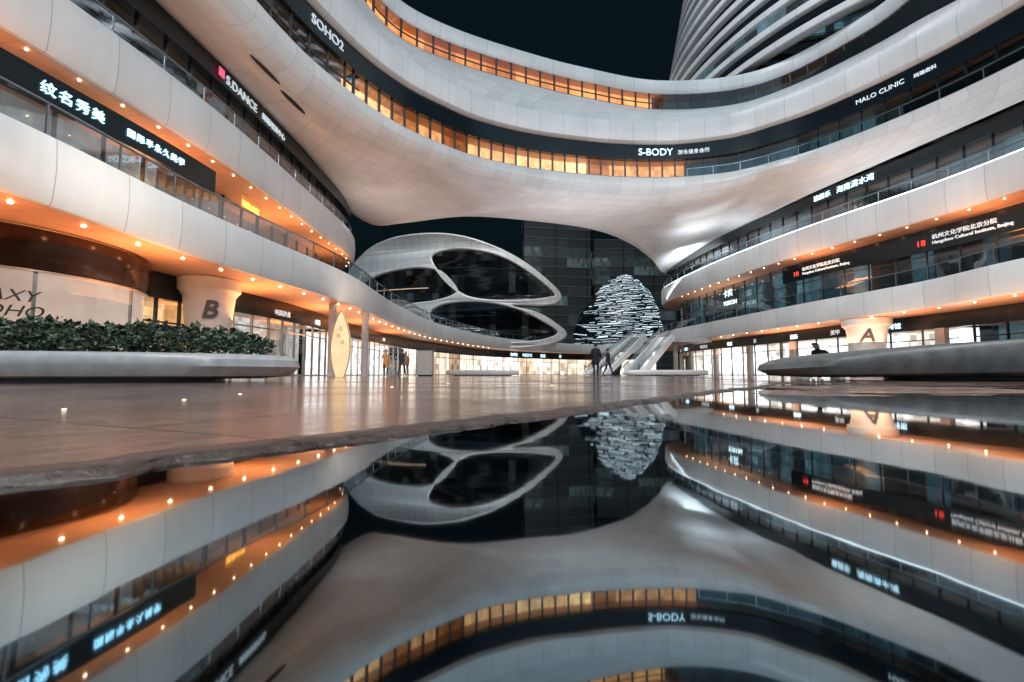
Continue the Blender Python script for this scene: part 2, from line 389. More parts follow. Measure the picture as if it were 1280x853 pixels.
ribbon(left,g2,0,0,3.9,SHOPG,1.5,fm=STEEL,depth=2.2,mid=3.0)
ribbon(left,g3,0,0,3.7,SHOPW,1.6,fm=STEEL,depth=1.6,mid=2.8)
ribbon(left,g4,0,0,3.6,SHOPF,2.6,mid=2.8,glass=False)
ribbon(left,g0,0,0,3.9,SHOPD,1.6,depth=2.0)
sweep('shop_fascia',[p for p in G if p.y>17.5],-.12,.3,3.75,4.99,BLACK,left)
# =============== SHOP DRUM ===============
drum=thing('corner_shop','round corner shop with dark bronze curved header and frosted lit panels','shop',(-20,17,0))
def arc(cx,cy,r,a0,a1,n): return [Vector((cx+r*math.cos(a0+(a1-a0)*k/(n-1)),cy+r*math.sin(a0+(a1-a0)*k/(n-1)),0)) for k in range(n)]
D=arc(-20,17,4.8,math.radians(-150),math.radians(75),70)
SHOPL=interior('frosted_panel',(.82,.60,.48),(.88,.72,.60),.72,4.0,.8,detail=.04)
SHOPL.node_tree.nodes['Principled BSDF'].inputs['Roughness'].default_value=.12
DRB=plain('bronze_header',(.045,.028,.022),.15,.6)
ribbon(drum,D,.05,.35,3.55,SHOPL,3.4,fm=STEEL,name='shop_window',glass=False)
sweep('shop_plinth',D,-.03,.4,0,.35,STEEL,drum)
grid('curved_header',[off(D,.3,3.55),off(D,-.10,3.6),off(D,-.16,4.0),off(D,-.12,4.9),off(D,.1,4.99)],DRB,drum)
TRIML=plain('trim_metal',(.5,.42,.36),.3,.7)
sweep('header_trim',D,-.14,.3,3.49,3.55,TRIML,drum)
INK=plain('ink',(.035,.033,.035),.4)
a=math.radians(-36)
pp=Vector((-20+4.98*math.cos(a),17+4.98*math.sin(a),0))
sg=thing('shop_window_lettering','dark wide two-line lettering on curved frosted shop panel','sign',(pp.x,pp.y,2.3))
iA,_,_=near(D,pp.x,pp.y)
ctext(sg,D,iA,-1.45,-.06,2.48,'GALAXY',.52,INK,spacing=1.0,xs=1.12,shear=.3,ext=.02); ctext(sg,D,iA,-.72,-.06,1.98,'SOHO',.52,INK,spacing=1.0,xs=1.15,shear=.3,ext=.02)

# =============== RIGHT BUILDING ===============
right=thing('curved_building','white curved shopping building with stacked balconies and pale lit shops','building',(32,40,0))
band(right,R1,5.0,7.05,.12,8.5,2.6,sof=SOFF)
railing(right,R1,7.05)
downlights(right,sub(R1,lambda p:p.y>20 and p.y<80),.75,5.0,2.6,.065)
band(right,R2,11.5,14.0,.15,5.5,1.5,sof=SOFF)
railing(right,R2,14.0,.25,.95)
downlights(right,sub(R2,lambda p:p.y>20 and p.y<66),.55,11.5,2.0,.055)
sweep('led_strip',sub(R2,lambda p:20<p.y<74),.08,.16,14.02,14.10,LED,right)
q=sub(R2,lambda p:p.x<36)
ribbon(right,q,2.9,7.05,11.5,BLUE,2.2,mid=9.4,depth=1.4,fm=FRAME)
ribbon(right,q,.9,14.0,16.0,BLUE,1.7,depth=1.2,mid=14.9,fm=DARK)
sweep('black_fascia',sub(R2,lambda p:p.y<72),.35,1.6,16.0,17.02,BLACK,right)
GR=off(R1,4.2)
h1=sub(GR,lambda p:52<p.y<90); h2=sub(GR,lambda p:34<p.y<=53); h3=sub(GR,lambda p:p.y<=34.8)
ribbon(right,h1,0,0,3.8,SHOPW,2.4,depth=2.0,fm=FRAME,mid=2.9)
ribbon(right,h2,0,0,3.8,SHOPW,2.6,depth=2.0,fm=FRAME,mid=2.9)
ribbon(right,h3,0,0,3.8,BLUE,2.2,depth=2.0,fm=DARK,mid=2.9)
sweep('shop_fascia',GR,-.15,.3,3.8,4.99,BLACK,right)
pieces('wall_pier',[(c,t,.7,.5,0,3.8) for c,t in along(off(R1,4.05),7.5)],SOFW,right)

# =============== SIGNS ===============
def sign_on(P,x,y,o,z,s,size,mat,name,label,extras=(),ext=.03,hollow=False):
    i,p,t=near(P,x,y); n=Vector((-t.y,t.x,0)); q=p+n*o
    th=thing(name,label,'sign',(q.x,q.y,z))
    if s: ctext(th,P,i,0,o,z,s,size,mat,ext,hollow=hollow)
    for (s2,sz2,m2,adv2,dz) in extras: ctext(th,P,i,adv2,o,z+dz,s2,sz2,m2,ext)
    return th,i
sign_on(Tz,12.6,44,-.01,21.9,'S-BODY',.98,SIGNW,'fascia_sign','white letters on black curved bridge fascia',[('游泳健身会所',.5,SIGND,3.9,.05)])
sign_on(Tz,29.3,36.4,-.01,22.05,'MALO CLINIC',.52,SIGND,'fascia_sign','white clinic name on black curved fascia',[('玛珑齿科',.34,SIGND,3.8,.0)])
sign_on(Tz,-12.6,26.6,-.03,21.95,'SOHO2',.86,SIGND,'fascia_sign','hollow outlined logo letters on black fascia',hollow=True)
th,i=sign_on(L2,-15.6,23.9,.30,16.24,'S.DANCE',.72,SIGND,'fascia_sign','white dance school letters beside pink logo on black fascia',[('舞蹈培训中心',.48,SIGND,3.5,.03)])
q=L2[i]; boxes('logo_plate',[(q+Vector((-.22,-.5,0)),Vector((0,1,0)),.42,.06,16.24,16.70)],PINK,th)
B2=sub(L2,lambda p:p.x>-20 and 6<p.y<24.6)
sb=thing('lightbox_sign','long black signboard with glowing white characters above shop','sign',(-17,16,10))
sweep('sign_board',B2,.62,.85,10.0,11.15,BLACK,sb)
i,_,_=near(L2,-16.6,15.6); ctext(sb,L2,i,0,.58,10.40,'纹名秀美',.52,SIGNB,spacing=1.25); ctext(sb,L2,i,3.2,.58,10.42,'国际半永久美学',.38,SIGNB,spacing=1.3)
YB=plain('amber_board',(.5,.22,.05),.4,emi=(1,.35,.08),es=.45)
th,i=sign_on(L2,-15.5,27.2,.9,10.38,'瑜伽会馆',.46,YEL,'wall_sign','small glowing yellow slanted shop sign on lit wall')
q=L2[i:i+4]; n_=len(q); Q1=off(q,.96)
vs=[Vector((p.x,p.y,10.1+.18*k)) for k,p in enumerate(Q1)]+[Vector((p.x,p.y,11.05)) for p in Q1]
mesh('sign_board',vs,[(k,k+1,n_+k+1,n_+k) for k in range(n_-1)],YB,th)
B3=sub(R2,lambda p:22<p.y<47.5)
sb=thing('long_signboard','long black signboard with red emblems and pale lettering','sign',(29,36,10))
sweep('sign_board',B3,1.9,2.1,9.6,11.3,BLACK,sb)
for (x,y) in ((26.8,45.8),(30.2,34.8),(32.6,22.6)):
    i,p,t=near(R2,x,y)
    ctext(sb,R2,i,0,1.86,10.08,'1',.66,RED); ctext(sb,R2,i,.34,1.86,10.08,'8',.66,RED)
    ctext(sb,R2,i,1.1,1.86,10.05,'Hangzhou Cultural Institute, Beijing',.34,SIGND); ctext(sb,R2,i,1.1,1.86,10.46,'杭州文化学院北京分院',.40,SIGND)
sign_on(R2,28.2,41.2,.28,16.26,'雅居乐',.56,SIGNW,'fascia_sign','white characters on black fascia under the white shell',[('海南清水湾',.64,SIGNW,2.2,-.03)])
sign_on(R2,24.9,57,1.6,9.8,'卡宾',1.0,SIGNW,'wall_sign','stacked glowing white shop sign on wall',[('YOKON',.75,SIGNW,0,-1.1)])
rs=['美甲','咖啡馆','时尚沙龙','眼镜','茶','服饰']
k=0
for (y0) in (82,76,70,63,57,51,45,40):
    i,p,t=near(GR,29,y0); n=Vector((-t.y,t.x,0)); q=p-n*.2; q.z=4.1
    th=thing('shop_sign','small glowing white shop name over shopfront','sign',tuple(q),group='shop signs over the shopfronts')
    text(th,rs[k%6],q,t,.55,SIGNW if k%2 else SIGND); k+=1
for y0 in (30,35,41,47,53):
    i,p,t=near(G,-16,y0); n=Vector((-t.y,t.x,0)); q=p-n*.18; q.z=4.05
    th=thing('shop_sign','small glowing white shop name over shopfront','sign',tuple(q),group='shop signs over the shopfronts')
    text(th,rs[k%6],q,t,.42,SIGNW if k%2 else SIGND); k+=1
for x0 in (-4,3,10,17):
    i,p,t=near(G,x0,98); n=Vector((-t.y,t.x,0)); q=p-n*.18; q.z=4.0
    th=thing('shop_sign','small glowing white shop name over shopfront','sign',tuple(q),group='shop signs over the shopfronts')
    text(th,rs[k%6],q,t,.8,SIGNW); k+=1

# =============== COLUMNS ===============
COLM=plain('column_paint',(.80,.76,.73),.4,var=.06); LETTER=plain('letter_paint',(.06,.05,.047),.5)
def column(x,y,r,letter,label):
    th=thing('funnel_column',label,'column',(x,y,0))
    lathe('shaft',[(r*.54,0),(r*.86,4.1),(r*.97,4.34),(r*1.03,4.40),(r*1.05,4.97)],COLM,th,x,y,48)
    d=Vector((-x,-y,0)).normalized(); t=Vector((-d.y,d.x,0)); 
    text(th,letter,Vector((x,y,2.95))+d*(r*.84),t,1.25*r/1.4,LETTER,align='CENTER',ext=.05,shear=.2,bold=.03)
column(-15.7,23.4,1.36,'B','pale funnel-shaped column marked with a dark letter B')
column(31.3,40,1.75,'A','pale funnel-shaped column marked with a dark letter A')

# =============== TOWER ===============
tower=thing('striped_tower','tall rounded tower with white curved floor bands and dark glazing','tower',(58,64,0))
z=33.5;k=0
while z<95:
    s=1-.0062*(z-48); 
    pts=[]
    for j in range(121):
        a=2*math.pi*j/120
        r_=33*s*(1+.02*math.cos(3*a+k*.12))
        pts.append(Vector((58+r_*math.cos(a),64+r_*math.sin(a),0)))
    grid('floor_band',[off(pts,1.0,z+.35),off(pts,-.5,z),off(pts,-.62,z+.06),off(pts,-.62,z+.70),off(pts,-.5,z+.76),off(pts,1.0,z+.8)],WHITE,tower)
    grid('glazing_band',[off(pts,.6,z+.7),off(pts,.6,z+2.5)],BLUE if k%5==1 else BLACK,tower)
    z+=2.35;k+=1

# =============== FAR BUILDINGS ===============
lat=thing('lattice_building','white organic facade with three large oval openings over dark glazing','building',(-8,90,0))
def bend(v):
    return .022*max(0,v.x+10)**2+.012*min(0,v.x+10)**2+(v.z-14)*.16
def pl2(name,loops,Y,ext,bev,mat,parent,offs=0):
    c=bpy.data.curves.new(name,'CURVE'); c.dimensions='2D'; c.fill_mode='BOTH'; c.extrude=ext; c.bevel_depth=bev; c.bevel_resolution=5; c.offset=offs
    for lp in loops:
        P=[SY(a,b,88) for a,b in lp]; P=[Vector((p.x,p.z,0)) for p in P]; n=len(P)
        Q=[]
        for i in range(n):
            p0=P[i-1];p1=P[i];p2=P[(i+1)%n];p3=P[(i+2)%n]
            for kk in range(6):
                t=kk/6; Q.append(.5*((2*p1)+(-p0+p2)*t+(2*p0-5*p1+4*p2-p3)*t*t+(-p0+3*p1-3*p2+p3)*t**3))
        s=c.splines.new('POLY'); s.points.add(len(Q)-1); s.use_cyclic_u=True
        for i,qv in enumerate(Q): s.points[i].co=(qv.x,qv.y,0,1)
    o=bpy.data.objects.new('tmp',c); COL.objects.link(o); dg=bpy.context.evaluated_depsgraph_get()
    me=bpy.data.meshes.new_from_object(o.evaluated_get(dg)); bpy.data.objects.remove(o)
    me.transform(Matrix(((1,0,0,0),(0,0,-1,Y),(0,1,0,0),(0,0,0,1))))
    while me.uv_layers: me.uv_layers.remove(me.uv_layers[0])
    l=me.uv_layers.new(name='UVMap')
    for lp in me.loops: co=me.vertices[lp.vertex_index].co; l.data[lp.index].uv=(co.x+co.y*.3,co.z)
    for v in me.vertices: v.co.y+=bend(v.co)
    me.materials.clear(); me.materials.append(mat); o=bpy.data.objects.new(name,me); link(o,parent)
    for p in me.polygons: p.use_smooth=True
    me.set_sharp_from_angle(angle=math.radians(50))
    o.matrix_parent_inverse=Matrix.Translation(-Vector(root_loc(parent))); return o
outer=[(410,340),(440,304),(480,289),(530,286),(572,290),(615,302),(655,319),(690,341),(708,357),(703,370),(680,377),(640,380),(672,386),(697,397),(716,412),(701,425),(675,432),(640,436),(600,433),(560,426),(500,420),(440,414),(410,410)]
holeA=[(438,356),(458,341),(492,334),(526,333),(549,339),(564,353),(569,366),(545,375),(510,379),(480,388),(448,386)]
holeB=[(540,316),(570,309),(616,314),(656,330),(697,357),(688,364),(658,371),(620,374),(585,370),(560,353),(542,330)]
holeC=[(539,390),(560,380),(605,378),(648,385),(680,398),(702,411),(680,422),(640,427),(600,424),(558,414),(542,403)]
LATW=panel('lattice_panel',(.74,.75,.75),1.8,1.8,rough=.35,seam=.32,th=.09)
pl2('facade_shell',[outer,holeA,holeB,holeC],88,.2,.32,LATW,lat,offs=-.3)
sh=[(415,345),(448,312),(480,299),(530,295),(570,298),(610,308),(650,326),(686,350),(694,360),(686,367),(645,375),(645,384),(685,396),(700,410),(690,420),(640,428),(600,425),(560,420),(520,412),(480,406),(415,402)]
DGL=interior('lattice_rooms',(.006,.016,.022),(.22,.26,.25),.16,1.4,.0,ch=3.6,pw=5,sample=False)
DGL.node_tree.nodes['Principled BSDF'].inputs['Roughness'].default_value=.08; DGL.node_tree.nodes['Principled BSDF'].inputs['Base Color'].default_value=(.008,.014,.02,1)
pl2('glazing',[sh],91.0,.1,0,DGL,lat)
FL=[Vector((x,89.9+bend(Vector((x,0,14))),0)) for x in range(-31,8,2)]
WARML=emis('warm_line',(1,.72,.45),.7)
for k,zz in enumerate((10.6,14.2,17.8,21.4)):
    sweep('floor_edge',FL if k%2 else FL[:9],0,.5,zz,zz+.2,DARK,lat)
    if k<3: sweep('floor_light',FL[1:8],.35,.45,zz-.32,zz-.2,WARML,lat)
def tower_block(name,label,x0,x1,y,z1,ang,parentcol,step=3.3):
    th=thing(name,label,'building',((x0+x1)/2,y,0))
    P=[Vector((x0,y+30,0)),Vector((x0,y,0)),Vector((x1,y+ang,0)),Vector((x1,y+30,0))]
    grid('facade',[[Vector((p.x,p.y,0)) for p in P],[Vector((p.x,p.y,z1)) for p in P]],OFFI,th,False)
    mesh('roof',[(p.x,p.y,z1) for p in P],[(0,1,2,3)],DARK,th)
    F2=[Vector((x0,y,0)),Vector((x1,y+ang,0))]
    zz=3.3
    while zz<z1: sweep('floor_slab_edge',F2,-.3,-.01,zz,zz+.22,parentcol,th); zz+=step
    pieces('facade_fin',[(c,t,.10,.3,0,z1) for c,t in along(off(F2,-.16),11)],DARK,th)
SL=plain('slate_cladding',(.15,.20,.215),.4)
tower_block('office_building','dark glass office block with fine horizontal floor lines',4,27,150,62,4,SL)
tower_block('office_building','dark lower office block with pale window rows',30,60,165,50,0,SL)
tower_block('office_building','dark office block seen beyond the lattice building',-60,-2,190,40,0,SL)
# illuminated mound
ill=thing('illuminated_sculpture','irregular mound wrapped in fine glowing white contour lines','light sculpture',(26,120,0))
GLOW=emis('glow_lines',(.78,.92,1.0),1.15)
RP=[(0,9.6),(8,10.2),(12,10.2),(16,9.6),(19,8.4),(22,6.4),(24,4.4),(25.6,2.2),(26.2,0.05)]
ZT=26.2
def irad(z,a):
    z=max(0,min(ZT,z))
    for (z0,r0),(z1,r1) in zip(RP,RP[1:]):
        if z<=z1: r=r0+(r1-r0)*(z-z0)/(z1-z0); break
    return r*(1+.08*math.sin(2*a+z*.20)+.05*math.sin(5*a+z*.4)+.025*math.sin(9*a-z*.7))
cx,cy=26.4,118
def ipt(z,a,k=1.): 
    lean=3.0*(z/ZT)**1.5
    return Vector((cx+lean+k*irad(z,a)*math.cos(a),cy+k*irad(z,a)*math.sin(a),z))
grid('dark_core',[[ipt(j*ZT/18,2*math.pi*m/48,.97) for m in range(49)] for j in range(19)],BLACK,ill)
vs=[];fs=[]
for j in range(52):
    z0=6+j*.39
    a0=math.radians(-182+random.uniform(0,60)); a1=math.radians(2-random.uniform(0,60))
    P=[]
    for m in range(60):
        a=a0+(a1-a0)*m/59; zz=z0+.38*noise.noise(Vector((a*2.4,j*.5,0)))+.6*math.sin(a*1.3+.6+j*.03)+.08*noise.noise(Vector((a*9,j*3,4)))
        zz=min(ZT-.2,max(.5,zz)); p=ipt(zz,a,1.0); d=(p-Vector((cx,cy,zz))).normalized(); P.append(p+d*.15)
    s=0
    while s<56:
        e=min(59,s+random.randint(3,15)); v2,f2=tube(P[s:e+1],random.choice((.02,.03,.045,.075)),4)
        b=len(vs); vs+=v2; fs+=[tuple(x+b for x in f) for f in f2]; s=e+random.choice((1,1,2,5))
o=mesh('glowing_line',vs,fs,GLOW,ill,True); o['kind']='stuff'

# =============== GROUND & PUDDLE ===============
WZ=-.012
E=[V(13,12,0),V(7,9.2,0),V(4.1,7.0,0),S(960,482,0),S(900,488,0),S(830,497,0),S(760,506,0),S(700,513,0),S(600,525,0),S(400,547,0),S(200,570,0),S(0,592,0),V(-1.5,.29,0),V(-2.6,-1,0),V(-1.2,-4,0),V(2,-5,0),V(8,-3.5,0),V(14,2,0),V(16,8,0),V(13,12,0)]
E=[Vector((p.x,p.y,0)) for p in E]
Ed=resamp(cr(E,40),2600)
Ed2=[]
for i,p in enumerate(Ed):
    d=max(.3,p.length); n=noise.noise(p*5)*.024*d+noise.noise(p*18)*.014+noise.noise(p*50)*.007+noise.noise(p*130)*.003
    Ed2.append(p+nrm(Ed,i)*n)
Ed=Ed2[:-1]; m_=len(Ed); C=Vector((2,-1,0))
vs=[];fs=[]
def ring(fn): 
    for i,p in enumerate(Ed): vs.append(fn(i,p))
def inn(d,z,amp,fr):
    return lambda i,p: p+(C-p).normalized()*(d+amp*noise.noise(p*fr+V(0,0,z*200)))+V(0,0,z+amp*.35*noise.noise(p*fr*1.7))
ring(inn(.040,-.026,.004,40)); ring(inn(.033,-.0135,.018,35)); ring(inn(.024,-.0095,.014,55)); ring(inn(.015,-.006,.009,80)); ring(inn(.008,-.003,.006,100))
ring(lambda i,p: p+V(0,0,-.001+.003*noise.noise(p*50)))
ring(lambda i,p: p+(p-C).normalized()*.012+V(0,0,.0005+.003*noise.noise(p*35)))
ring(lambda i,p: p+(p-C).normalized()*.028+V(0,0,.0004+.0018*noise.noise(p*28+V(3,3,3))))
for k in (.06,.12,.3,1,3): ring(lambda i,p,k=k: p+(p-C).normalized()*k)
for R in (25,120,900): ring(lambda i,p,R=R: C+(p-C).normalized()*R)
nr=len(vs)//m_
for r in range(nr-1):
    for i in range(m_): fs.append((r*m_+i,r*m_+(i+1)%m_,(r+1)*m_+(i+1)%m_,(r+1)*m_+i))
def stone(name,c1,c2,mort,r0,r1,bump,fine=160,mid=14):
    m,nt,b=newmat(name)
    tc=N(nt,'ShaderNodeTexCoord'); mp=N(nt,'ShaderNodeMapping'); mp.inputs['Rotation'].default_value=(0,0,math.radians(24)); nt.links.new(tc.outputs['Object'],mp.inputs['Vector'])
    br=N(nt,'ShaderNodeTexBrick'); br.inputs['Scale'].default_value=1.0; br.inputs['Brick Width'].default_value=1.2; br.inputs['Row Height'].default_value=.6; br.inputs['Mortar Size'].default_value=.008; br.inputs['Mortar Smooth'].default_value=.3
    br.inputs['Color1'].default_value=c1+(1,); br.inputs['Color2'].default_value=c2+(1,); br.inputs['Mortar'].default_value=mort+(1,)
    nt.links.new(mp.outputs[0],br.inputs['Vector'])
    n1=N(nt,'ShaderNodeTexNoise'); n1.inputs['Scale'].default_value=.9; n1.inputs['Detail'].default_value=8; nt.links.new(tc.outputs['Object'],n1.inputs['Vector'])
    n2=N(nt,'ShaderNodeTexNoise'); n2.inputs['Scale'].default_value=fine; n2.inputs['Detail'].default_value=6; nt.links.new(tc.outputs['Object'],n2.inputs['Vector'])
    n3=N(nt,'ShaderNodeTexNoise'); n3.inputs['Scale'].default_value=mid; n3.inputs['Detail'].default_value=7; nt.links.new(tc.outputs['Object'],n3.inputs['Vector'])
    mxc=N(nt,'ShaderNodeMix',data_type='RGBA',blend_type='MULTIPLY'); mxc.inputs['Factor'].default_value=.8
    rp=N(nt,'ShaderNodeValToRGB'); rp.color_ramp.elements[0].position=.3; rp.color_ramp.elements[1].position=.72; rp.color_ramp.elements[0].color=(.35,.33,.33,1); rp.color_ramp.elements[1].color=(1.5,1.4,1.35,1)
    nt.links.new(n3.outputs['Fac'],rp.inputs['Fac']); nt.links.new(br.outputs['Color'],mxc.inputs['A']); nt.links.new(rp.outputs[0],mxc.inputs['B']); nt.links.new(mxc.outputs['Result'],b.inputs['Base Color'])
    rr=N(nt,'ShaderNodeMapRange'); rr.inputs['From Min'].default_value=.35; rr.inputs['From Max'].default_value=.65; rr.inputs['To Min'].default_value=r0; rr.inputs['To Max'].default_value=r1
    nt.links.new(n1.outputs['Fac'],rr.inputs['Value']); nt.links.new(rr.outputs[0],b.inputs['Roughness'])
    hh=math_(nt,'ADD',math_(nt,'MULTIPLY',n2.outputs['Fac'],.35),math_(nt,'ADD',n3.outputs['Fac'],math_(nt,'MULTIPLY',br.outputs['Fac'],-1.2)))
    bp=N(nt,'ShaderNodeBump'); bp.inputs['Strength'].default_value=bump; bp.inputs['Distance'].default_value=.004; nt.links.new(hh,bp.inputs['Height']); nt.links.new(bp.outputs[0],b.inputs['Normal'])
    b.inputs['Specular IOR Level'].default_value=.9; b.inputs['Specular Tint'].default_value=(1,.88,.80,1)
    return m
PAVE=stone('wet_paving',(.20,.115,.088),(.28,.17,.13),(.03,.02,.018),.04,.18,.45)
EDGE=stone('broken_stone_edge',(.055,.040,.034),(.095,.068,.057),(.02,.018,.017),.22,.5,1.0,260,45)
g=mesh('ground',vs,fs,[PAVE,EDGE],None); tag(g,'wet dark stone paving of the plaza','ground',kind='structure')
for i_,p_ in enumerate(g.data.polygons):
    if i_<8*m_: p_.material_index=1; p_.use_smooth=True
m,nt,b=newmat('still_water')
b.inputs['Base Color'].default_value=(.21,.275,.305,1); b.inputs['Metallic'].default_value=1; b.inputs['Roughness'].default_value=.03
tc=N(nt,'ShaderNodeTexCoord'); n1=N(nt,'ShaderNodeTexNoise'); n1.inputs['Scale'].default_value=6; n1.inputs['Detail'].default_value=3; nt.links.new(tc.outputs['Object'],n1.inputs['Vector'])
bp=N(nt,'ShaderNodeBump'); bp.inputs['Strength'].default_value=.05; bp.inputs['Distance'].default_value=.004; nt.links.new(n1.outputs['Fac'],bp.inputs['Height']); nt.links.new(bp.outputs[0],b.inputs['Normal'])
vsw=[(C.x,C.y,WZ)]+[tuple(p+(p-C).normalized()*.002+V(0,0,WZ)) for p in Ed]
w=mesh('puddle',vsw,[(0,1+i,1+(i+1)%m_) for i in range(m_)],m,None); tag(w,'still dark puddle mirroring the lit buildings','water',kind='structure')
nx,ny=320,190; vs=[];fs=[]
for j in range(ny+1):
    for i in range(nx+1):
        y_=1.9+(9.6-1.9)*(j/ny)**1.3; xl=.6+.45*(y_-1.4); x_=xl+(1.38*y_+.8-xl)*i/nx
        p=Vector((x_,y_,0)); h=noise.noise(p*.75+V(3,1,0))*.010+noise.noise(Vector((x_*1.8,y_*3.6,2)))*.010+noise.noise(p*7)*.0034+noise.noise(p*22)*.0014
        fade=min(1,(y_-1.9)/1.5)*min(1,i/30); base=-.012+fade*.0145
        h=base+h*(.35+.65*fade)
        vs.append((x_,y_,WZ+min(h,.008)))
fs=[(j*(nx+1)+i,j*(nx+1)+i+1,(j+1)*(nx+1)+i+1,(j+1)*(nx+1)+i) for j in range(ny) for i in range(nx)]
o=mesh('pavement',vs,fs,PAVE,None,False)
for p in o.data.polygons: p.use_smooth=True
tag(o,'uneven damp stone paving showing above shallow puddle','pavement',kind='structure')
GL=emis('ground_lamp',(1,.80,.62),2.2)
for (px,py) in ((80,512),(300,493),(490,484),(560,480),(230,500),(690,482)):
    p=S(px,py,0)
    r=min(.022,.0022*p.y+.001)
    o=lathe('ground_light',[(r*1.6,.0005),(r*1.5,.002),(r,.0025),(r*.9,.003)],GL,None,p.x,p.y,16)
    tag(o,'small round glowing light set in wet paving','ground light',group='lights set in the paving')

# =============== PLANTERS ===============
STONE=plain('pale_cast_stone',(.50,.50,.50),.32,var=.14,scale=6); SOIL=plain('soil',(.03,.022,.018),.9); SHADESTONE=plain('shaded_cast_stone',(.15,.145,.14),.42,var=.25,scale=5); TSTONE=plain('bench_top_stone',(.32,.32,.32),.4,var=.2,scale=5)  # dark bench-side tone imitates shade on the same pale stone
def planter(name,label,cx,cy,rx,ry,ht,side,hfun=None,undercut=.80):
    th=thing(name,label,'planter' if 'planter' in name else 'bench',(cx,cy,0))
    prof=[(undercut,0),(undercut,.07),(.90,.12),(.975,.22*1),(1.0,.55),(.995,.80),(.975,.95),(.95,1.0),(.92,.99),(.90,.90)]
    n=96; vs=[];fs=[]
    for j,(s,zf) in enumerate(prof):
        for k in range(n):
            a=2*math.pi*k/n; X=cx+rx*s*math.cos(a); hh=ht*(hfun(X) if hfun else 1)
            z=zf*hh if j>1 else zf
            vs.append((X,cy+ry*s*math.sin(a),z))
    for j in range(len(prof)-1):
        for k in range(n): fs.append((j*n+k,j*n+(k+1)%n,(j+1)*n+(k+1)%n,(j+1)*n+k))
    o=mesh('rim',vs,fs,side,th,True)
    vs=[(cx+rx*.91*math.cos(2*math.pi*k/n),cy+ry*.91*math.sin(2*math.pi*k/n),ht*.93*(hfun(cx+rx*.91*math.cos(2*math.pi*k/n)) if hfun else 1)) for k in range(n)]
    mesh('planting_bed' if not hfun else 'seat_top',vs,[tuple(range(n))],SOIL if not hfun else TSTONE,th); return th
planter('stone_planter','long pale rounded stone planter filled with leafy shrubs',-10.0,7.7,6.35,1.95,.44,STONE)
planter('stone_bench','long tapered pebble-shaped stone bench, side coloured as if in shade',16.0,9.6,10.8,2.0,.95,SHADESTONE,lambda X:.40+.60*min(1,max(0,(X-5.2)/6.5))**.8,.75)
planter('stone_planter','low pale oval stone planter on the plaza',-2.6,40,3.2,1.2,.5,STONE)
planter('stone_planter','low pale oval stone planter beside the escalators',13.6,40,3.6,1.3,.5,STONE)
def leafmat():
    m,nt,b=newmat('leaf'); g=N(nt,'ShaderNodeNewGeometry'); r=N(nt,'ShaderNodeValToRGB')
    r.color_ramp.elements[0].color=(.018,.048,.034,1); r.color_ramp.elements[1].color=(.15,.19,.11,1)
    nt.links.new(g.outputs['Random Per Island'],r.inputs['Fac']); nt.links.new(r.outputs[0],b.inputs['Base Color']); b.inputs['Roughness'].default_value=.38; return m
LEAF=leafmat()
vs=[];fs=[]
for i in range(8500):
    X=random.uniform(-10.2,-4.15); Yv=random.uniform(6.1,8.8)
    e_=((X+10)/5.85)**2+((Yv-7.7)/1.72)**2
    if e_>1: continue
    top=.86+.16*noise.noise(Vector((X*1.7,Yv*1.7,0)))+.10*noise.noise(Vector((X*6,Yv*6,2)))
    top=.44+(top-.44)*min(1,.45+(1-e_)*2.2)
    z=random.uniform(.42,top) if random.random()<.5 else top-random.random()**2*.12
    c=Vector((X,Yv,z)); d=Vector((random.gauss(0,1),random.gauss(0,1)-.3,random.gauss(.5,.6))).normalized()
    s=d.cross(Vector((random.gauss(0,1),random.gauss(0,1),random.gauss(0,1)))).normalized(); L=random.uniform(.06,.14); W=L*.38; nn=d.cross(s)*.25*W
    b=len(vs); vs+=[c,c+d*L*.5+s*W-nn,c+d*L-nn*2,c+d*L*.5-s*W-nn,c+d*L*.5+nn]
    fs+=[(b,b+1,b+4),(b+1,b+2,b+4),(b+2,b+3,b+4),(b+3,b,b+4)]
o=mesh('shrub_hedge',vs,fs,LEAF,None); tag(o,'low dense leafy green shrubs growing in stone planter','hedge',kind='stuff')

# =============== TOTEM ===============
tx,ty=-6.8,18.
th=thing('totem_sign','tall cream surfboard-shaped sign board standing on the plaza','sign',(tx,ty,0))
def leafo(w,h,n=24):
    R=[(tx+w*math.sin(math.pi*(.10+.90*k/n))**.75,h*(k/n)) for k in range(n)]+[(tx,h)]
    Lf=[(2*tx-x,z) for x,z in R[:-1]][::-1]
    return R+Lf
def slab(name,pts,y,t,mat,parent):
    n=len(pts); vs=[(x,y,z) for x,z in pts]+[(x,y+t,z) for x,z in pts]
    fs=[tuple(range(n)),tuple(range(n,2*n))[::-1]]+[(i,n+i,n+(i+1)%n,(i+1)%n) for i in range(n)]
    return mesh(name,vs,fs,mat,parent)
TW=plain('totem_cream',(.78,.64,.42),.3,emi=(1,.64,.28),es=.5,var=.25,scale=1.4); TO=plain('totem_edge',(.50,.30,.16),.4)
slab('board',leafo(.38,2.65),ty,.12,TW,th)
P=[Vector((x,ty-.004,z)) for x,z in leafo(.38,2.65)]; P.append(P[0]); v2,f2=tube(P,.018); mesh('edge_trim',v2,f2,TO,th,True)
for (dx,dz,r) in ((.0,1.95,.06),(-.08,1.65,.05),(.07,1.4,.055)):
    P=[Vector((tx+dx+r*math.cos(a),ty-.006,dz+r*1.2*math.sin(a))) for a in [2*math.pi*k/16 for k in range(17)]]; v2,f2=tube(P,.012); mesh('painted_mark',v2,f2,TO,th,True)

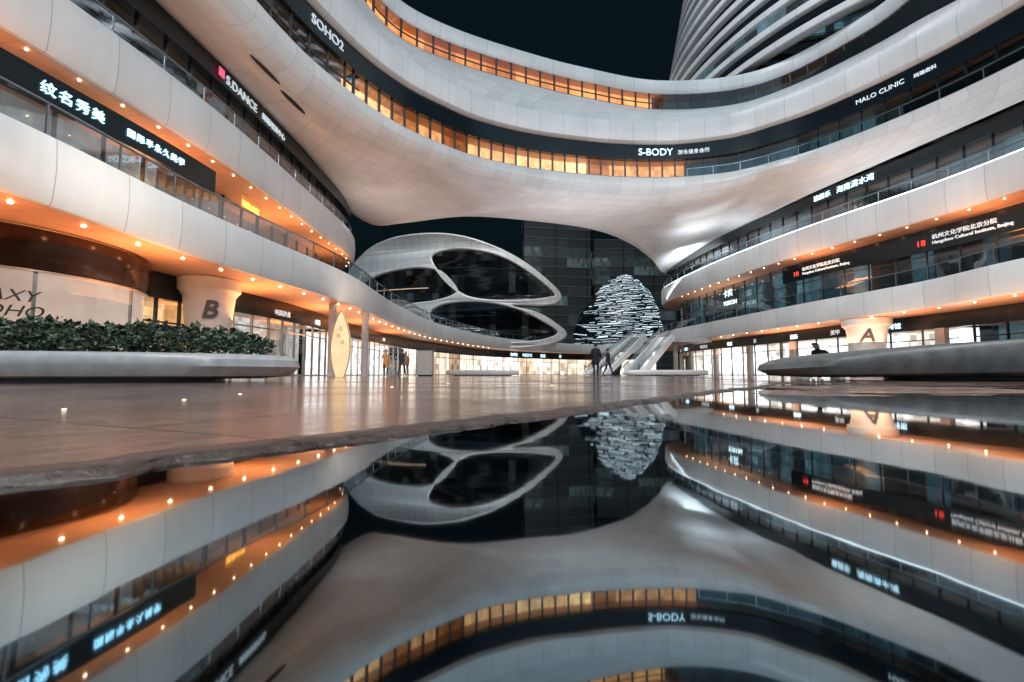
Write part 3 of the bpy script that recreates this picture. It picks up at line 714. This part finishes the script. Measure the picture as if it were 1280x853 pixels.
# =============== ESCALATORS ===============
RUB=plain('rubber',(.015,.015,.015),.4); CLAD=plain('pale_cladding',(.80,.81,.82),.35)
def escalator(x,y,dx,dy,rise,w,label):
    th=thing('escalator',label,'escalator',(x,y,0),group='escalators up to the gallery')
    L=math.hypot(dx,dy); t=Vector((dx/L,dy/L,0)); n=Vector((-t.y,t.x,0)); o=Vector((x,y,0))
    def q(s,lat,z): return o+t*s+n*lat+Vector((0,0,z))
    ns=26; vs=[];fs=[]
    for i in range(ns):
        s0=i*L/ns;s1=(i+1)*L/ns;z0=i*rise/ns;z1=(i+1)*rise/ns;b=len(vs)
        vs+=[q(s0,-w/2,z0),q(s0,w/2,z0),q(s0,w/2,z1),q(s0,-w/2,z1),q(s1,w/2,z1),q(s1,-w/2,z1)]
        fs+=[(b,b+1,b+2,b+3),(b+3,b+2,b+4,b+5)]
    mesh('steps',vs,fs,STEEL,th)
    for sgn in (-1,1):
        a=sgn*(w/2+.03);c=sgn*(w/2+.28)
        prof=[(-1.2,0),(0,.3),(L,rise+.3),(L+1.2,rise+.3),(L+1.2,rise-.6),(L,rise-.6),(1.2,-.0)]
        vs=[q(s,a,z+.12) for s,z in prof]+[q(s,c,z+.12) for s,z in prof]; k=len(prof)
        mesh('side_cladding',vs,[tuple(range(k)),tuple(range(k,2*k))[::-1]]+[(i,k+i,k+(i+1)%k,(i+1)%k) for i in range(k)],CLAD,th)
        m0=sgn*(w/2+.15)
        P=[q(-1.2,m0,.2),q(0,m0,.43),q(L,m0,rise+.43),q(L+1.2,m0,rise+.43)]; PT=[p+Vector((0,0,.6)) for p in P]
        grid('balustrade',[P,PT],RAILG,th,False)
        Hh=[q(-1.35,m0,.45),q(-1.45,m0,.75),q(-1.3,m0,.99),q(-1.1,m0,1.02),q(0,m0,1.07),q(L,m0,rise+1.07),q(L+1.2,m0,rise+1.07)]
        v2,f2=tube(cr(Hh,5),.04,6); mesh('handrail',v2,f2,RUB,th,True)
escalator(8.6,46,8.0,14.2,4.9,1.4,'steel escalator with glass balustrades and pale side panels')
escalator(11.9,44.6,8.0,14.2,4.9,1.4,'steel escalator with glass balustrades and pale side panels')
lp=thing('landing_deck','raised white landing deck joining escalators to gallery','deck',(21,63,0))
boxes('deck_slab',[(Vector((21.5,63.0,0)),Vector((1,0,0)),10.5,4.5,4.45,5.0)],WHITE,lp)
for xx in (19,23): boxes('deck_post',[(Vector((xx,64.0,0)),Vector((1,0,0)),.5,.5,0,4.45)],SOFW,lp)
for (x,y) in ((-12.5,31.5),(-11.5,35.5)):
    th=lathe('round_post',[(.32,0),(.32,.1),(.26,.15),(.26,4.9),(.3,4.99)],STONE,None,x,y,24); tag(th,'slim pale round post under the gallery','column',group='slim posts under the gallery')
kk=thing('kiosk','pale rounded vending kiosk on the plaza','kiosk',(-5.8,30.5,0))
boxes('cabinet',[(Vector((-5.8,30.5,0)),Vector((1,0,0)),1.0,.8,.1,1.75)],SOFW,kk); boxes('plinth',[(Vector((-5.8,30.5,0)),Vector((1,0,0)),.9,.7,0,.1)],DARK,kk); boxes('canopy',[(Vector((-5.8,30.5,0)),Vector((1,0,0)),1.15,.95,1.75,1.85)],DARK,kk)

# =============== PEOPLE ===============
SKIN=plain('skin',(.45,.28,.20),.5,var=.05); HAIR=plain('hair',(.012,.010,.010),.5); SHOE=plain('shoe',(.02,.02,.02),.5); TRO=plain('trousers',(.02,.022,.03),.8)
def person(x,y,head,ht,pose,coat,label,skirt=.78,z0=0.):
    s=ht/1.75; th=thing('person',label,'person',(x,y,z0))
    V0=[];E0=[];R0=[]
    def ad(p,r,par=None):
        V0.append(p);R0.append(r)
        if par is not None: E0.append((par,len(V0)-1))
        return len(V0)-1
    sit=pose=='sit'; wk=.16 if pose=='walk' else .03
    dz=-.47 if sit else 0
    pel=ad((0,0,.95+dz),(.15,.11)); sp=ad((0,.01,1.15+dz),(.13,.10),pel); ch=ad((0,0,1.34+dz),(.16,.11),sp); nk=ad((0,-.01,1.49+dz),(.055,.055),ch); hb=ad((0,-.02,1.57+dz),(.075,.085),nk); hm=ad((0,-.03,1.65+dz),(.08,.098),hb); ad((0,-.01,1.72+dz),(.055,.065),hm)
    ad((0,-.125,1.63+dz),(.014,.014),hm)
    for sg in (-1,1):
        ad((sg*.085,-.01,1.635+dz),(.012,.022),hm)
        sh=ad((sg*.18,0,1.42+dz),(.06,.06),ch); sw=-sg*wk
        el=ad((sg*.24,(.05+sw*.6 if not sit else -.06),1.15+dz),(.042,.042),sh)
        wr=ad((sg*(.25 if not sit else .10),(-.03+sw*1.3 if not sit else -.28),(.91 if not sit else 1.10)+dz),(.028,.028),el)
        hx,hy,hz=V0[wr]; pm=ad((hx,hy-.02,hz-.08),(.035,.018),wr)
        for f,(fy,fl) in enumerate(((-.03,.075),(-.01,.085),(.01,.08),(.03,.06))): 
            a1=ad((hx,hy-.02+fy,hz-.115),(.009,.009),pm); ad((hx-sg*.015,hy-.03+fy,hz-.115-fl),(.007,.007),a1)
        ad((hx-sg*.01,hy-.07,hz-.10),(.009,.009),pm)
        hp=ad((sg*.095,0,.88+dz),(.095,.095),pel)
        if sit: kn=ad((sg*.12,-.42,.50),(.06,.06),hp); an=ad((sg*.12,-.42,.09),(.042,.042),kn)
        else: kn=ad((sg*.10,sg*wk*.8-.03,.50),(.062,.062),hp); an=ad((sg*.10,sg*wk*1.9+.02,.09),(.042,.042),kn)
        ax,ay,az=V0[an]; ad((ax,ay-.16,.035),(.04,.03),an)
    me=bpy.data.meshes.new('body'); me.from_pydata(V0,E0,[]); o=bpy.data.objects.new('tmpb',me); COL.objects.link(o)
    sm=o.modifiers.new('s','SKIN'); sm.use_smooth_shade=True
    for i,r in enumerate(R0): me.skin_vertices[0].data[i].radius=r
    me.skin_vertices[0].data[0].use_root=True
    o.modifiers.new('u','SUBSURF').levels=1
    dg=bpy.context.evaluated_depsgraph_get(); m2=bpy.data.meshes.new_from_object(o.evaluated_get(dg)); bpy.data.objects.remove(o)
    cm=plain('coat',coat,.8)
    for mm in (SKIN,cm,TRO,SHOE): m2.materials.append(mm)
    for p in m2.polygons:
        z=p.center.z-dz; hor=abs(p.center.x)
        if p.center.z<.10: p.material_index=3
        elif z>1.50: p.material_index=0
        elif hor>.2 and z<.90 and not sit: p.material_index=0
        elif z>.97 or (hor>.17 and z>.9): p.material_index=1
        else: p.material_index=2
        p.use_smooth=True
    def lean(v):
        if sit and v.z>.58: k=v.z-.58; return Vector((v.x,v.y-k*.75,v.z-k*.30))
        return v
    M=Matrix.Translation((x,y,z0))@Matrix.Rotation(head,4,'Z')@Matrix.Scale(s,4)
    for v in m2.vertices: v.co=lean(v.co.copy())
    m2.transform(M); b=bpy.data.objects.new('body',m2); link(b,th); b.matrix_parent_inverse=Matrix.Translation(-Vector((x,y,z0)))
    if not sit: prof=[(skirt,.205,.15),(.95,.185,.14),(1.1,.165,.125),(1.3,.195,.135),(1.42,.17,.11),(1.485,.075,.075)]
    else: prof=[(.88,.19,.15),(1.1,.165,.125),(1.3,.195,.135),(1.42,.17,.11),(1.485,.075,.075)]
    n=20; vs=[];fs=[]
    for (z,a,c) in prof:
        for k in range(n):
            an=2*math.pi*k/n; fold=1+.03*math.sin(an*5)*(1.2-z if z<1.2 else 0)*2; vs.append(lean(Vector((a*fold*math.cos(an),c*fold*math.sin(an),z+dz))))
    for j in range(len(prof)-1):
        for k in range(n): fs.append((j*n+k,j*n+(k+1)%n,(j+1)*n+(k+1)%n,(j+1)*n+k))
    vs=[M@Vector(v) for v in vs]; mesh('coat',vs,fs,cm,th,True)
    bm=bmesh.new(); bmesh.ops.create_uvsphere(bm,u_segments=16,v_segments=10,radius=1)
    for v in bm.verts:
        x_,y_,z_=v.co
        if y_<-.2 and z_<.35: z_=.35
        v.co=lean(Vector((x_*.092,y_*.108-.012,z_*(.10 if z_>0 else .14)+1.665+dz)))
    h=bpy.data.meshes.new('hair'); bm.to_mesh(h); bm.free(); h.transform(M); h.materials.append(HAIR)
    for p in h.polygons: p.use_smooth=True
    ho=bpy.data.objects.new('hair',h); link(ho,th); ho.matrix_parent_inverse=Matrix.Translation(-Vector((x,y,z0)))
person(-7.75,28,math.radians(20),1.66,'walk',(.60,.28,.10),'person walking in a long tan orange coat',.55)
person(-7.0,29,math.radians(160),1.75,'walk',(.03,.03,.04),'person in dark jacket walking across plaza')
person(-7.35,31.5,math.radians(0),1.70,'stand',(.35,.16,.10),'person in rust jacket standing near shops')
person(4.6,25,math.radians(175),1.85,'stand',(.012,.013,.016),'person in black coat standing with back turned',.7)
person(5.9,28,math.radians(100),1.72,'walk',(.02,.02,.026),'person in dark clothes walking to escalator')
person(9.6,14,math.radians(-60),1.75,'sit',(.015,.016,.02),'person in dark jacket sitting bent forward on bench',z0=0)
bn=thing('stone_bench','small pale stone bench with seated person','bench',(9.5,14.15,0))
boxes('seat',[(Vector((9.55,14.15,0)),Vector((1,0,0)),1.6,.5,.32,.40)],STONE,bn)
boxes('leg',[(Vector((9.0,14.15,0)),Vector((1,0,0)),.2,.4,0,.32)],STONE,bn); boxes('leg',[(Vector((10.1,14.15,0)),Vector((1,0,0)),.2,.4,0,.32)],STONE,bn)

# =============== LIGHT ===============
w=bpy.data.worlds.new('World'); scene.world=w; w.use_nodes=True; nt=w.node_tree
bg=nt.nodes['Background']; sk=N(nt,'ShaderNodeTexSky'); sk.sky_type='NISHITA'; sk.sun_disc=False; sk.sun_elevation=math.radians(-4); sk.sun_rotation=math.radians(180)
mx=N(nt,'ShaderNodeMix',data_type='RGBA',blend_type='ADD'); mx.inputs['Factor'].default_value=1; mx.inputs['B'].default_value=(.012,.058,.080,1)
nt.links.new(sk.outputs[0],mx.inputs['A']); nt.links.new(mx.outputs['Result'],bg.inputs['Color']); bg.inputs['Strength'].default_value=.1
sun=bpy.data.lights.new('sky_glow','SUN'); sun.energy=.62; sun.angle=math.radians(100); sun.color=(.48,.80,1)
so=bpy.data.objects.new('sky_glow',sun); COL.objects.link(so)
so.rotation_euler=Vector((0,.72,-.69)).to_track_quat('-Z','Y').to_euler()
WO=(1,.40,.15)
for y in (10,17,25,33,42,52): area('soffit_light',(-15.6,y,2.9),(-15.9,y,6),2.5,6,WO,430)
for y in (12,22,32,41): area('soffit_light',(-17.6,y,8.6),(-17.2,y,12),1.6,7,WO,400)
for y in (28,38,50,66): area('soffit_light',(30.5,y,2.9),(30.5,y,6),2.5,9,(1,.52,.28),330)
for y in (30,42): area('soffit_light',(31,y,8.6) if y<40 else (29.5,y,8.6),(30.5,y,12),1.6,9,WO,380)
area('soffit_light',(27.5,60,8.6),(27.5,60,12),1.6,14,(1,.80,.65),200)
area('shell_fill',(24.2,64,14.0),(24.6,66,20),3,14,(.88,.95,1),900)
area('shell_fill',(24.8,50,14.0),(25.2,50,20),3,12,(.88,.95,1),420)
area('shell_fill',(28.8,36,14.0),(28.8,36,20),3,10,(.88,.95,1),220)
area('shell_fill',(-12.5,42,12.4),(-10,44,20),4,8,(1,.88,.84),130)
area('shell_fill',(4,45,6),(4,44,20),18,6,(.95,.95,1),420)  # added unseen uplight hanging over the plaza, fills the shell underside
area('shell_fill',(-6,30,6),(-10,34,20),8,8,(1,.74,.60),330)  # added warm fill from below for the left part of the shell
area('column_fill',(-9,13,7),(-15.7,23.4,2.5),1.5,1.5,(1,.86,.72),300)  # added unseen lamp to brighten the left column
area('column_fill',(18,25,7),(31.3,40,2.5),1.5,1.5,(1,.90,.80),750)  # same kind of added fill for the right column
area('escalator_fill',(5,36,9),(14,54,2),2,2,(1,.96,.92),1300)  # added unseen lamp that lifts the escalators, no fixture stands here
area('overhead_fill',(4,-10,30),(4,40,12),10,4,(.95,.97,1),5800)  # added out-of-view fill lamps, brighten the facades without real fixtures
area('overhead_fill',(24,2,32),(-16,28,8),8,4,(.93,.97,1),4700)
area('overhead_fill',(-10,2,32),(30,34,8),8,4,(.90,.96,1),5200)
area('overhead_fill',(0,66,55),(-10,90,20),10,6,(1,.98,.96),15000)  # added fill for the lattice building
area('overhead_fill',(10,34,60),(45,62,56),6,6,(.90,.96,1),8500)  # added fill for the striped tower

# =============== CAMERA ===============
cd=bpy.data.cameras.new('Camera'); cd.lens=16; cd.sensor_width=36; cd.clip_start=.01; cd.clip_end=3000
cd.dof.use_dof=True; cd.dof.focus_distance=14; cd.dof.aperture_fstop=6.0
co=bpy.data.objects.new('Camera',cd); COL.objects.link(co); co.location=(0,0,H); co.rotation_euler=(math.radians(90)+PIT,0,0)
scene.camera=co
scene.view_settings.view_transform='Standard'; scene.view_settings.look='None'; scene.view_settings.exposure=0
